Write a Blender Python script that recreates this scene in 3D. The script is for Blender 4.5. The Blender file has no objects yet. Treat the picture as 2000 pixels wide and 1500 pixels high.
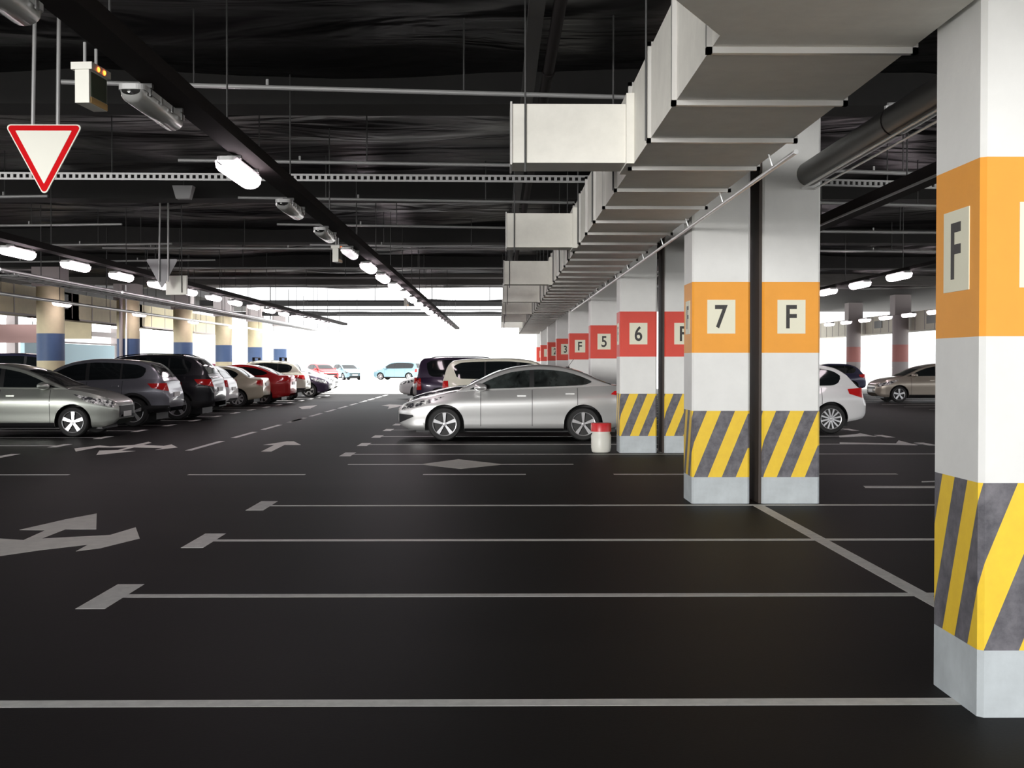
import bpy, bmesh, math, random
from mathutils import Vector, Matrix
random.seed(7)
PI = math.pi
C = bpy.context.scene.collection
scn = bpy.context.scene

# ------------------------------------------------------------------ camera
F, CX, CY = 2400.0, 1000.0, 750.0
VX, HY = 975.0, 710.0
YAW = math.atan((CX-VX)/F); PIT = math.atan((CY-HY)/F)
cam = bpy.data.objects.new('camera', bpy.data.cameras.new('camera')); C.objects.link(cam)
cam.location = (0, 0, 1.5); cam.rotation_euler = (PI/2-PIT, 0, -YAW)
cam.data.sensor_width = 36; cam.data.lens = F/2000*36; cam.data.clip_end = 2000
scn.camera = cam
RM = Matrix.Rotation(-YAW, 3, 'Z') @ Matrix.Rotation(PI/2-PIT, 3, 'X')
def ray(px, py): return RM @ Vector(((px-CX)/F, -(py-CY)/F, -1))
def P(px, py, z=0.0):
    r = ray(px, py); t = (z-1.5)/r.z
    return Vector((r.x*t, r.y*t, z))
def D(px, py, Y):
    r = ray(px, py); t = Y/r.y
    return Vector((r.x*t, Y, 1.5+r.z*t))

# ------------------------------------------------------------------ materials
MATS = {}
def mat(name, col, rough=.6, metal=0., noise=0., nscale=4., bump=0., bscale=30., coat=0., spec=.5, emis=None, es=0., stretch=(1, 1, 1)):
    if name in MATS: return MATS[name]
    m = bpy.data.materials.new(name); m.use_nodes = True; MATS[name] = m
    nt = m.node_tree; b = nt.nodes['Principled BSDF']
    b.inputs['Base Color'].default_value = (*col, 1)
    b.inputs['Roughness'].default_value = rough; b.inputs['Metallic'].default_value = metal
    b.inputs['Coat Weight'].default_value = coat; b.inputs['Coat Roughness'].default_value = .06
    b.inputs['Specular IOR Level'].default_value = spec
    if emis: b.inputs['Emission Color'].default_value = (*emis, 1); b.inputs['Emission Strength'].default_value = es
    tc = nt.nodes.new('ShaderNodeTexCoord'); mp = nt.nodes.new('ShaderNodeMapping')
    mp.inputs['Scale'].default_value = stretch
    nt.links.new(tc.outputs['Object'], mp.inputs['Vector'])
    if noise > 0:
        n = nt.nodes.new('ShaderNodeTexNoise'); n.inputs['Scale'].default_value = nscale; n.inputs['Detail'].default_value = 6
        n.inputs['Roughness'].default_value = .65
        r = nt.nodes.new('ShaderNodeValToRGB')
        r.color_ramp.elements[0].position = .3; r.color_ramp.elements[1].position = .7
        r.color_ramp.elements[0].color = (*[c*(1-noise) for c in col], 1)
        r.color_ramp.elements[1].color = (*[min(1, c*(1+noise*.6)) for c in col], 1)
        nt.links.new(mp.outputs[0], n.inputs['Vector']); nt.links.new(n.outputs['Fac'], r.inputs['Fac'])
        nt.links.new(r.outputs['Color'], b.inputs['Base Color'])
    if bump > 0:
        n2 = nt.nodes.new('ShaderNodeTexNoise'); n2.inputs['Scale'].default_value = bscale; n2.inputs['Detail'].default_value = 5
        bp = nt.nodes.new('ShaderNodeBump'); bp.inputs['Strength'].default_value = bump; bp.inputs['Distance'].default_value = .02
        nt.links.new(mp.outputs[0], n2.inputs['Vector']); nt.links.new(n2.outputs['Fac'], bp.inputs['Height'])
        nt.links.new(bp.outputs['Normal'], b.inputs['Normal'])
    return m

def stripe_mat(name, y, k):
    m = mat(name, y, .5); nt = m.node_tree; b = nt.nodes['Principled BSDF']
    tc = nt.nodes.new('ShaderNodeTexCoord'); sx = nt.nodes.new('ShaderNodeSeparateXYZ')
    nt.links.new(tc.outputs['Object'], sx.inputs[0])
    def mth(op, a, bb=None):
        n = nt.nodes.new('ShaderNodeMath'); n.operation = op
        for i, v in enumerate((a, bb)):
            if v is None: continue
            if isinstance(v, (int, float)): n.inputs[i].default_value = v
            else: nt.links.new(v, n.inputs[i])
        return n.outputs[0]
    s = mth('SUBTRACT', sx.outputs['X'], sx.outputs['Y'])
    s = mth('SUBTRACT', s, mth('MULTIPLY', sx.outputs['Z'], .41))
    s = mth('MULTIPLY', mth('ADD', s, 30.0+k), 1/.30)
    s = mth('FRACT', s); s = mth('GREATER_THAN', s, .5)
    n = nt.nodes.new('ShaderNodeTexNoise'); n.inputs['Scale'].default_value = 9; n.inputs['Detail'].default_value = 8; n.inputs['Roughness'].default_value = .7
    nt.links.new(tc.outputs['Object'], n.inputs['Vector'])
    r1 = nt.nodes.new('ShaderNodeValToRGB'); r1.color_ramp.elements[0].position = .35; r1.color_ramp.elements[1].position = .72
    r1.color_ramp.elements[0].color = (.07, .068, .08, 1); r1.color_ramp.elements[1].color = (.2, .19, .21, 1)
    r2 = nt.nodes.new('ShaderNodeValToRGB'); r2.color_ramp.elements[0].position = .3; r2.color_ramp.elements[1].position = .65
    r2.color_ramp.elements[0].color = (y[0]*.92, y[1]*.88, y[2], 1); r2.color_ramp.elements[1].color = (*y, 1)
    nt.links.new(n.outputs['Fac'], r1.inputs['Fac']); nt.links.new(n.outputs['Fac'], r2.inputs['Fac'])
    mx = nt.nodes.new('ShaderNodeMix'); mx.data_type = 'RGBA'
    nt.links.new(s, mx.inputs['Factor']); nt.links.new(r1.outputs[0], mx.inputs['A']); nt.links.new(r2.outputs[0], mx.inputs['B'])
    nt.links.new(mx.outputs['Result'], b.inputs['Base Color'])
    return m

def floor_mat():
    m = mat('asphalt', (.03, .028, .028), .55, spec=.08); nt = m.node_tree; b = nt.nodes['Principled BSDF']
    tc = nt.nodes.new('ShaderNodeTexCoord')
    def noise(s, d, st=(1, 1, 1)):
        mp = nt.nodes.new('ShaderNodeMapping'); mp.inputs['Scale'].default_value = st
        nt.links.new(tc.outputs['Object'], mp.inputs['Vector'])
        n = nt.nodes.new('ShaderNodeTexNoise'); n.inputs['Scale'].default_value = s; n.inputs['Detail'].default_value = d
        nt.links.new(mp.outputs[0], n.inputs['Vector']); return n
    a = noise(.5, 8, (.35, 1.2, 1)); c = noise(60, 4)
    r = nt.nodes.new('ShaderNodeValToRGB'); r.color_ramp.elements[0].position = .32; r.color_ramp.elements[1].position = .7
    r.color_ramp.elements[0].color = (.0075, .0067, .0066, 1); r.color_ramp.elements[1].color = (.015, .0135, .0132, 1)
    nt.links.new(a.outputs['Fac'], r.inputs['Fac'])
    mx = nt.nodes.new('ShaderNodeMix'); mx.data_type = 'RGBA'; mx.blend_type = 'MULTIPLY'; mx.inputs['Factor'].default_value = .35
    nt.links.new(r.outputs[0], mx.inputs['A']); nt.links.new(c.outputs['Fac'], mx.inputs['B'])
    nt.links.new(mx.outputs['Result'], b.inputs['Base Color'])
    bp = nt.nodes.new('ShaderNodeBump'); bp.inputs['Strength'].default_value = .15; bp.inputs['Distance'].default_value = .003
    nt.links.new(c.outputs['Fac'], bp.inputs['Height']); nt.links.new(bp.outputs[0], b.inputs['Normal'])
    return m

def cloth_mat():
    m = mat('ceiling_film', (.007, .007, .0073), .36, spec=.5); nt = m.node_tree; b = nt.nodes['Principled BSDF']
    tc = nt.nodes.new('ShaderNodeTexCoord'); mp = nt.nodes.new('ShaderNodeMapping'); mp.inputs['Scale'].default_value = (.22, .55, 1)
    nt.links.new(tc.outputs['Object'], mp.inputs['Vector'])
    n = nt.nodes.new('ShaderNodeTexNoise'); n.inputs['Scale'].default_value = 1.5; n.inputs['Detail'].default_value = 3; n.inputs['Distortion'].default_value = 1.6; n.inputs['Roughness'].default_value = .42
    nt.links.new(mp.outputs[0], n.inputs['Vector'])
    bp = nt.nodes.new('ShaderNodeBump'); bp.inputs['Strength'].default_value = .8; bp.inputs['Distance'].default_value = .25
    nt.links.new(n.outputs['Fac'], bp.inputs['Height']); nt.links.new(bp.outputs[0], b.inputs['Normal'])
    return m

M_FLOOR = floor_mat(); M_CLOTH = cloth_mat()
M_PAINTLINE = mat('road_paint', (.84, .83, .80), .55, noise=.15, nscale=12)
M_PAINTARROW = mat('arrow_paint', (.90, .88, .82), .6, noise=.1, nscale=8)
M_BEAM = mat('beam_concrete', (.016, .0155, .0155), .8, noise=.2)
M_WHITE = mat('white_pillar_paint', (.78, .78, .76), .55, noise=.06, nscale=2, bump=.08, bscale=20)
M_PLINTH = mat('plinth_grey_paint', (.50, .54, .56), .6, noise=.14, nscale=5)
M_ORANGE = mat('orange_band', (.87, .36, .035), .5, noise=.05, nscale=3)
M_RED = mat('red_band', (.72, .065, .04), .5, noise=.06, nscale=3)
M_BLUE = mat('blue_band', (.065, .115, .24), .55, noise=.06)
M_CREAM = mat('cream_paint', (.66, .58, .38), .6, noise=.07)
M_PLATE = mat('number_panel', (.80, .78, .62), .55)
M_INK = mat('letter_black', (.035, .033, .03), .5, noise=.5, nscale=30)
M_STRIPE = stripe_mat('hazard_stripes', (.88, .60, .035), .097); M_STRIPE2 = stripe_mat('hazard_stripes_offset', (.88, .60, .035), .257)
M_FACESTRIP = mat('dark_face_strip', (.05, .037, .03), .6)
M_DUCT = mat('duct_paint', (.86, .84, .775), .55, noise=.06, nscale=6, bump=.06, bscale=12)
M_DUCTDK = mat('duct_speckle', (.72, .69, .62), .6, noise=.3, nscale=26)
M_FLANGE = mat('flange_steel', (.55, .54, .52), .35, metal=.4)
M_GALV = mat('galvanised_pipe', (.42, .42, .42), .4, metal=.25)
M_ROD = mat('dark_rod', (.03, .03, .03), .5)
M_TRAY = mat('dark_tray', (.016, .013, .013), .85, spec=.15)
M_TUBE = mat('bright_tube', (.85, .85, .85), .3, metal=.3)
M_LAMPCASE = mat('fitting_case', (.42, .42, .42), .35)
M_DIFF = mat('diffuser_unlit', (.34, .34, .33), .2, spec=.8)
M_LIT = mat('diffuser_lit', (.9, .9, .9), .3, emis=(1, .84, .90), es=13)
M_LITLOW = mat('diffuser_half_lit', (.8, .75, .78), .3, emis=(1, .93, .97), es=.75)
M_CLIP = mat('metal_clip', (.75, .75, .75), .25, metal=.8)
M_SIGNRED = mat('sign_red', (.66, .004, .008), .7, spec=.1)
M_SIGNWHITE = mat('sign_white', (.80, .79, .70), .45)
M_SIGNBACK = mat('sign_back_grey', (.33, .33, .34), .5)
M_SPEAKER = mat('speaker_grey', (.42, .42, .43), .6)
M_LED = mat('led_orange', (.9, .2, .03), .4, emis=(1, .16, .02), es=6)
M_SCREEN = mat('display_screen', (.06, .075, .05), .25)
M_AMBER = mat('amber_strip', (.45, .27, .08), .4)
M_PLASTICW = mat('white_plastic', (.72, .71, .64), .4)
M_PLASTICR = mat('red_plastic', (.60, .03, .035), .35)
M_OUT = mat('outdoor_concrete_and_bloom', (.62, .61, .59), .8, noise=.08, nscale=.3)
M_PALE = mat('pale_wall', (.75, .76, .76), .7)
M_PALEBLUE = mat('pale_blue_wall', (.42, .60, .68), .7)
M_PINK = mat('dusty_pink_wall', (.62, .40, .38), .7)
M_GREYWALL = mat('grey_fascia', (.42, .38, .38), .7)
# cars
M_TIRE = mat('tyre_rubber', (.012, .012, .012), .7)
M_RIM = mat('alloy', (.60, .60, .61), .3, metal=.75)
M_BLACKP = mat('black_trim', (.012, .012, .013), .45)
M_GLASS = mat('tinted_glass', (.008, .010, .011), .06, spec=.7)
M_GLASSL = mat('clear_glass', (.10, .13, .13), .06, spec=.8)
M_HEAD = mat('headlamp_glass', (.35, .36, .37), .1, spec=1, noise=.85, nscale=11)
for n_ in M_HEAD.node_tree.nodes:
    if n_.type == 'VALTORGB':
        n_.color_ramp.elements[0].color = (.04, .04, .045, 1); n_.color_ramp.elements[1].color = (.9, .9, .88, 1); n_.color_ramp.elements[0].position = .45; n_.color_ramp.elements[1].position = .6
M_TAIL = mat('tail_lamp_red', (.55, .015, .015), .15, coat=1)
M_NUM = mat('number_plate', (.7, .7, .68), .4)
M_CHROME = mat('chrome', (.8, .8, .8), .12, metal=1)
def paint(n, c, metal=.45): return mat('car_paint_'+n, c, .32, metal=metal, coat=.7)

# ------------------------------------------------------------------ mesh helpers
class MB:
    def __init__(s): s.v = []; s.f = []
    def add(s, vs, fs):
        o = len(s.v); s.v += [tuple(v) for v in vs]; s.f += [tuple(i+o for i in f) for f in fs]; return s
    def box(s, x0, x1, y0, y1, z0, z1):
        return s.add([(x0, y0, z0), (x1, y0, z0), (x1, y1, z0), (x0, y1, z0), (x0, y0, z1), (x1, y0, z1), (x1, y1, z1), (x0, y1, z1)],
                     [(3, 2, 1, 0), (4, 5, 6, 7), (0, 1, 5, 4), (1, 2, 6, 5), (2, 3, 7, 6), (3, 0, 4, 7)])
    def cbox(s, x0, x1, y0, y1, z0, z1, c=.02):      # vertical chamfered corners
        p = [(x0+c, y0), (x1-c, y0), (x1, y0+c), (x1, y1-c), (x1-c, y1), (x0+c, y1), (x0, y1-c), (x0, y0+c)]
        return s.prism(p, z0, z1)
    def prism(s, p, z0, z1):
        n = len(p)
        return s.add([(x, y, z0) for x, y in p]+[(x, y, z1) for x, y in p],
                     [tuple(range(n-1, -1, -1)), tuple(range(n, 2*n))]+[(i, (i+1) % n, n+(i+1) % n, n+i) for i in range(n)])
    def tube(s, a, b, r, n=10, r2=None):
        a = Vector(a); b = Vector(b); d = (b-a).normalized(); r2 = r if r2 is None else r2
        u = d.orthogonal().normalized(); w = d.cross(u)
        vs = []
        for q, rr in ((a, r), (b, r2)):
            for i in range(n):
                t = 2*PI*i/n; vs.append(q+u*math.cos(t)*rr+w*math.sin(t)*rr)
        return s.add(vs, [(i, (i+1) % n, n+(i+1) % n, n+i) for i in range(n)]+[tuple(range(n-1, -1, -1)), tuple(range(n, 2*n))])
    def lathe(s, prof, n=32, axis='z', c=(0, 0, 0), sc=(1, 1), cap=True):
        vs = []
        for r, h in prof:
            for i in range(n):
                t = 2*PI*i/n; a, b = math.cos(t)*r*sc[0], math.sin(t)*r*sc[1]
                vs.append((c[0]+a, c[1]+b, c[2]+h) if axis == 'z' else (c[0]+a, c[1]+h, c[2]+b))
        fs = []
        for k in range(len(prof)-1):
            for i in range(n):
                j = (i+1) % n; q = (k*n+i, k*n+j, (k+1)*n+j, (k+1)*n+i)
                fs.append(q if axis == 'z' else q[::-1])
        if cap and prof[0][0] > 1e-6: fs.append(tuple(range(n-1, -1, -1)))
        if cap and prof[-1][0] > 1e-6: fs.append(tuple(range((len(prof)-1)*n, len(prof)*n)))
        return s.add(vs, fs)
    def grid(s, pts, close=False):
        h, w = len(pts), len(pts[0])
        return s.add([p for r in pts for p in r], [(i*w+j, i*w+j+1, (i+1)*w+j+1, (i+1)*w+j) for i in range(h-1) for j in range(w-1)])
    def build(s, name, m, parent=None, smooth=None, loc=None, weld=False, recalc=False):
        me = bpy.data.meshes.new(name); me.from_pydata(s.v, [], s.f)
        if weld or recalc:
            bm = bmesh.new(); bm.from_mesh(me)
            if weld: bmesh.ops.remove_doubles(bm, verts=bm.verts, dist=.0006); bmesh.ops.dissolve_degenerate(bm, dist=.0004, edges=bm.edges)
            bmesh.ops.recalc_face_normals(bm, faces=bm.faces)
            bm.to_mesh(me); bm.free()
        me.materials.append(m)
        if smooth is not None:
            me.polygons.foreach_set('use_smooth', [True]*len(me.polygons)); me.set_sharp_from_angle(angle=math.radians(smooth))
        me.update()
        o = bpy.data.objects.new(name, me); C.objects.link(o)
        if parent: o.parent = parent
        if loc: o.location = loc
        return o
def tag(o, label=None, cat=None, group=None, kind=None):
    if label: o['label'] = label
    if cat: o['category'] = cat
    if group: o['group'] = group
    if kind: o['kind'] = kind
    return o
def empty(name, loc=(0, 0, 0), rz=0, label=None, cat=None, group=None):
    o = bpy.data.objects.new(name, None); o.empty_display_size = .2; C.objects.link(o)
    o.location = loc; o.rotation_euler = (0, 0, rz); return tag(o, label, cat, group)
def copy_tree(o, parent=None):
    c = o.copy(); C.objects.link(c); c.parent = parent
    for ch in o.children: copy_tree(ch, c)
    return c
def rounded_poly(pts, r, n=5):
    out = []; N = len(pts)
    for i in range(N):
        a, b, c = Vector(pts[i-1]), Vector(pts[i]), Vector(pts[(i+1) % N])
        d1 = (a-b).normalized(); d2 = (c-b).normalized(); ang = d1.angle(d2); t = r/math.tan(ang/2)
        p1 = b+d1*t; p2 = b+d2*t; ctr = b+(d1+d2).normalized()*(r/math.sin(ang/2))
        a1 = math.atan2(*(p1-ctr).yx); a2 = math.atan2(*(p2-ctr).yx); da = (a2-a1+PI) % (2*PI)-PI
        out += [(ctr.x+math.cos(a1+da*k/n)*r, ctr.y+math.sin(a1+da*k/n)*r) for k in range(n+1)]
    return out
def letter(ch, h, m, parent, mw, sx=.82):
    cu = bpy.data.curves.new('letter', 'FONT'); cu.body = ch; cu.align_x = 'CENTER'; cu.align_y = 'CENTER'; cu.size = h/.72; cu.extrude = .0015; cu.offset = .006*h/.25
    t = bpy.data.objects.new('tmp', cu); C.objects.link(t)
    bpy.context.view_layer.update()
    me = bpy.data.meshes.new_from_object(t.evaluated_get(bpy.context.evaluated_depsgraph_get()))
    bpy.data.objects.remove(t); me.materials.clear(); me.materials.append(m)
    xs = [v.co.x for v in me.vertices]; ys = [v.co.y for v in me.vertices]
    ox, oy = (min(xs)+max(xs))/2, (min(ys)+max(ys))/2; k = h/(max(ys)-min(ys))
    for v in me.vertices: v.co = Vector(((v.co.x-ox)*k*sx, (v.co.y-oy)*k, v.co.z))
    o = bpy.data.objects.new('letter', me); C.objects.link(o); o.parent = parent; o.matrix_local = mw
    return o

# ------------------------------------------------------------------ the setting
XL, XR, Y0, YE = -23.0, 26.0, -2.0, 50.2
floor = tag(MB().box(XL-1, XR+1, Y0-1, 61, -.2, 0).build('floor', M_FLOOR), kind='structure')
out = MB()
out.box(-400, 400, 61, 600, -.2, -.0); out.box(-400, XL-1, -300, 61, -.2, -.0); out.box(XR+1, 400, -300, 61, -.2, -.0); out.box(XL-1, XR+1, -300, Y0-1, -.2, -.004)  # pale ground begins early; its far-hall part paints bloom into the colour
tag(out.build('floor_outdoors_bloom', M_OUT), kind='structure')
# ceiling: sagging black film between cross beams
ZC, ZB = 4.6, 4.25
cg = MB()
nx, ny = 150, 260
import mathutils.noise as mnoise
rows = []
for j in range(ny+1):
    y = Y0+(YE-Y0)*j/ny; row = []
    for i in range(nx+1):
        x = XL+(XR-XL)*i/nx
        d = mnoise.noise(Vector((x*.3, y*.9, 0)))*.13+mnoise.ridged_multi_fractal(Vector((x*.45+5, y*1.3, 3)), 1, 2, 2, 1, 2)*.035-.05
        row.append((x, y, ZC+d))
    rows.append(row)
cg.grid(rows)
ceiling = tag(cg.build('ceiling', M_CLOTH, smooth=80), kind='structure')
tag(MB().box(XL, XR, Y0, YE, 4.85, 5.0).box(XL, -14, YE, 74, 4.62, 5.0).box(2.6, XR, YE, 74, 4.62, 5.0).build('trim_1', M_BEAM), kind='structure')
beamY = [5.6, 13.1, 20.55, 28.0, 35.45, 42.9]
for y in beamY:
    MB().box(XL, XR, y, y+.6, ZB, ZC+.25).build('beam', M_BEAM if y < 40 else mat('lit_grey_beam', (.11, .105, .1), .7, noise=.3, stretch=(.3, 1, 9)), ceiling)  # lighter grey on the far beam paints in light caught on its front
for y, zb_, zt_ in ((57.6, 4.2, 4.46), (65.0, 4.02, 4.22)):
    top = []; bot = []
    for i in range(121):
        x = -14+16.6*i/120; h = .16*max(0, mnoise.noise(Vector((x*.45, y, 1))))
        top.append((x, y, zt_+h)); bot.append((x, y, zb_))
    MB().grid([bot, top, [(a, y+.5, c) for a, _, c in top], [(a, y+.5, c) for a, _, c in bot], bot]).build('beam', M_BEAM, ceiling)

# ---- markings (paint belongs to the floor)
def strip(name, x0, x1, y0, y1, m=M_PAINTLINE, z=.0012):
    return MB().box(x0, x1, y0, y1, .0005, z).build(name, m, floor)
def polymark(name, pix, m=M_PAINTARROW):
    pts = [P(a, b) for a, b in pix]; pts = [(p.x, p.y) for p in pts]
    ar = sum(pts[i-1][0]*pts[i][1]-pts[i][0]*pts[i-1][1] for i in range(len(pts)))
    if ar < 0: pts = pts[::-1]
    return MB().prism(pts, .0005, .0015).build(name, m, floor)
LX, RX, MX = -2.5, 7.95, 2.735
bayY = [0.4, 2.92, 5.41, 7.93, 10.42, 12.97]+[20.3+2.48*k for k in range(16)]
for y in bayY:
    strip('bay_line', LX, RX, y-.055, y+.055)
    for xx in (LX, RX): strip('bay_end_mark', xx-.09, xx+.09, y-.42, y+.42, z=.0018)
for a, b in ((.4, 12.9), (20.6, 59.5)): strip('bay_back_line', MX-.06, MX+.06, a, b, z=.0016)
for k in range(16):
    y = 20.0+2.48*k
    strip('bay_line', -13, -8.0, y-.05, y+.05); strip('bay_end_mark', -8.09, -7.93, y-.42, y+.42, z=.0018)
    if k > 4:
        strip('bay_line', 14.0, 19, y-.05, y+.05)
for k in range(13):
    y0 = P(390, 880).y+(0, 3.6, 6.7, 10.1)[k] if k < 4 else 31.8+(k-4)*3.1
    strip('lane_dash', -5.42, -5.30, y0, y0+(2.2 if k else 2.6))
for a, b in ((-6.85, -5.8), (-4.2, -2.62), (-1.03, .36), (1.55, 2.9), (4.0, 5.4), (6.6, 8.0)): strip('lane_dash', a, b, 16.55, 16.66)
strip('arrow_marking', P(680, 907).x, P(1120, 907).x, 18.2, 18.32)
polymark('arrow_marking', [(820, 907), (895, 897), (985, 907), (900, 916)])
polymark('arrow_marking', [(0, 1052), (46, 1055), (88, 1036), (38, 1035), (130, 1014), (189, 1003), (188, 1034), (128, 1034), (82, 1052), (215, 1045), (245, 1036), (265, 1030), (273, 1052), (196, 1071), (148, 1077), (172, 1064), (78, 1075), (-60, 1095), (-200, 1100), (-200, 1060)])
polymark('arrow_marking', [(145, 876), (195, 870), (215, 872), (262, 869), (290, 863), (296, 865), (280, 869), (320, 871), (335, 868), (347, 874), (303, 879), (318, 875), (262, 874), (237, 880), (265, 881), (188, 889), (194, 880), (230, 879), (250, 874), (190, 874), (148, 882)])
polymark('arrow_marking', [(510, 882), (536, 869), (514, 869), (560, 862), (574, 862), (588, 869), (556, 869), (530, 882)])
polymark('arrow_marking', [(583, 795), (598, 793), (620, 791.5), (606, 798), (590, 799)])
polymark('arrow_marking', [(745, 792), (760, 790), (790, 791), (775, 795), (757, 799), (760, 794)])
polymark('arrow_marking', [(1638, 851), (1672, 848), (1680, 846), (1712, 853), (1690, 852), (1640, 854)], M_PAINTLINE)
polymark('arrow_marking', [(1640, 864), (1750, 866), (1755, 860), (1793, 870), (1760, 869), (1640, 867)], M_PAINTLINE)
polymark('arrow_marking', [(1686, 949), (1828, 949), (1828, 953), (1690, 953)], M_PAINTLINE)
polymark('arrow_marking', [(1800, 940), (1828, 939), (1828, 941), (1800, 942)], M_PAINTLINE)

# ------------------------------------------------------------------ pillars
def square_pillar(x, y, w, d, band, front, left, label, group, board=False):
    t = empty('square_pillar', (x, y, 0), 0, label, 'pillar', group)
    MB().cbox(0, w, 0, d, 0, .285, .022).build('plinth', M_PLINTH, t)
    MB().cbox(0, w, 0, d, .285, .995, .022).build('hazard_band', M_STRIPE2 if board else M_STRIPE, t)
    MB().cbox(0, w, 0, d, .995, 1.615, .022).cbox(0, w, 0, d, 2.37, 4.25, .022).build('shaft', M_WHITE, t)
    MB().cbox(0, w, 0, d, 1.615, 2.37, .022).build('colour_band', band, t)
    pw, ph, zc = .30, .36, 2.0
    if front:
        p = MB().box(w/2-pw/2, w/2+pw/2, -.004, .002, zc-ph/2, zc+ph/2).build('number_panel', M_PLATE, t)
        if front.strip(): letter(front, .25, M_INK, p, Matrix.Translation((w/2, -.0045, zc)) @ Matrix.Rotation(PI/2, 4, 'X'))
    if left:
        p = MB().box(-.004, .002, d/2-pw/2, d/2+pw/2, zc-ph/2, zc+ph/2).build('number_panel', M_PLATE, t)
        if left.strip(): letter(left, .25, M_INK, p, Matrix.Translation((-.0045, d/2, zc)) @ Matrix.Rotation(-PI/2, 4, 'Z') @ Matrix.Rotation(PI/2, 4, 'X'))
    if board: MB().box(-.03, -.001, .03, d, 0, 4.25).build('dark_face_strip', M_FACESTRIP, t)  # dark brown strip covering the pillar's left face
    return t
G = 'numbered square pillars along the parking spine'
square_pillar(2.03, 5.16, .62, .56, M_ORANGE, '7', 'F', 'nearest square pillar, orange band with F on its left face, cut by the right edge', G)
square_pillar(2.06, 13.1, .62, .6, M_ORANGE, '7', 'F', 'square pillar with orange band and number 7 on its front', G)
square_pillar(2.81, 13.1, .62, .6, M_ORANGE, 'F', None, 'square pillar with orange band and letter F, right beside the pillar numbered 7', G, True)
square_pillar(2.02, 20.55, .62, .6, M_RED, '6', 'F', 'square pillar with red band and number 6, next to the red topped bucket', G)
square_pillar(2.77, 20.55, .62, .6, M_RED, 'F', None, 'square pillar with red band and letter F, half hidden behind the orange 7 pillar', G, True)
square_pillar(2.08, 28.0, .62, .6, M_RED, '5', None, 'square pillar with red band and number 5, behind the silver sedan boot', G)
square_pillar(2.02, 35.4, .62, .6, M_RED, 'F', None, 'square pillar with red band and letter F, between pillars 5 and 3', G)
square_pillar(2.0, 42.9, .62, .6, M_RED, '3', None, 'square pillar with red band and number 3, seen beyond the silver sedan roof', G)
square_pillar(1.98, 50.3, .62, .6, M_RED, '2', None, 'square pillar with red band and number 2, left of pillar 3', G)
square_pillar(1.95, 57.8, .62, .6, M_RED, '1', None, 'square pillar with red band and number 1, left of pillar 2', G)
square_pillar(1.98, 65.2, .62, .6, M_RED, ' ', None, 'farthest thin square pillar with washed out red band', G)

def round_column(x, y, r, band, cap, label, group, pipe=False):
    t = empty('round_column', (x, y, 0), 0, label, 'column', group)
    MB().lathe([(r, 0), (r, 1.58)], 28).build('shaft', cap, t, 40)
    MB().lathe([(r, 1.58), (r, 2.36)], 28).build('colour_band', band, t, 40)
    MB().lathe([(r, 2.36), (r, 3.7)], 28).build('shaft', cap, t, 40)
    MB().box(-r*1.02, r*1.02, -r*1.02, r*1.02, 3.7, 4.62 if y > 50 else 4.25).build('column_head', M_GREYWALL, t)
    if pipe:
        MB().tube((-.12, -r-.07, 0), (-.12, -r-.07, 4.2), .06).build('drain_pipe', M_GREYWALL, t, 40)
        MB().tube((.06, -r-.05, 0), (.06, -r-.05, 4.2), .03).build('conduit', M_TUBE, t, 40)
G = 'cream and blue round columns on the left'
names = ['nearest cream round column with blue band, behind the silver hatchback at left edge',
         'cream and blue round column with a vertical drain pipe, behind the grey crossover',
         'cream and blue round column rising behind the black off-roader',
         'cream and blue round column rising behind the beige saloon',
         'cream and blue round column rising behind the white crossover with roof rails',
         'farthest pale round column with blue band beside the bright exit']
for k in range(6):
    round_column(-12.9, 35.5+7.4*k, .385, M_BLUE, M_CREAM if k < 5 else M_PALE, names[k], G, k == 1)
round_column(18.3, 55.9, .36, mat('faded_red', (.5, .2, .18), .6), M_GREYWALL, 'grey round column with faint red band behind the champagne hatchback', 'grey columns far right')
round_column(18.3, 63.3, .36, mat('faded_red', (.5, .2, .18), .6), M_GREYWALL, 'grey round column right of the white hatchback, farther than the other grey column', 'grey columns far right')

# ------------------------------------------------------------------ main duct
duct = empty('air_duct', (0, 0, 3.03), 0, 'long white rectangular air duct with cross flanges running above the pillars', 'duct')
dx0, dx1, dh = 1.03, 2.0, .62
fl = [5.97+1.2*k for k in range(-1, 48)]
def dbox(b, x0, x1, y0, y1): b.box(x0, x1, y0, y1, 0, dh)
b = MB()
for i in range(1, len(fl)-1):
    b.box(dx0, dx1, fl[i], fl[i+1], 0, dh)
b.build('duct_body', M_DUCT, duct, weld=False)
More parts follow.
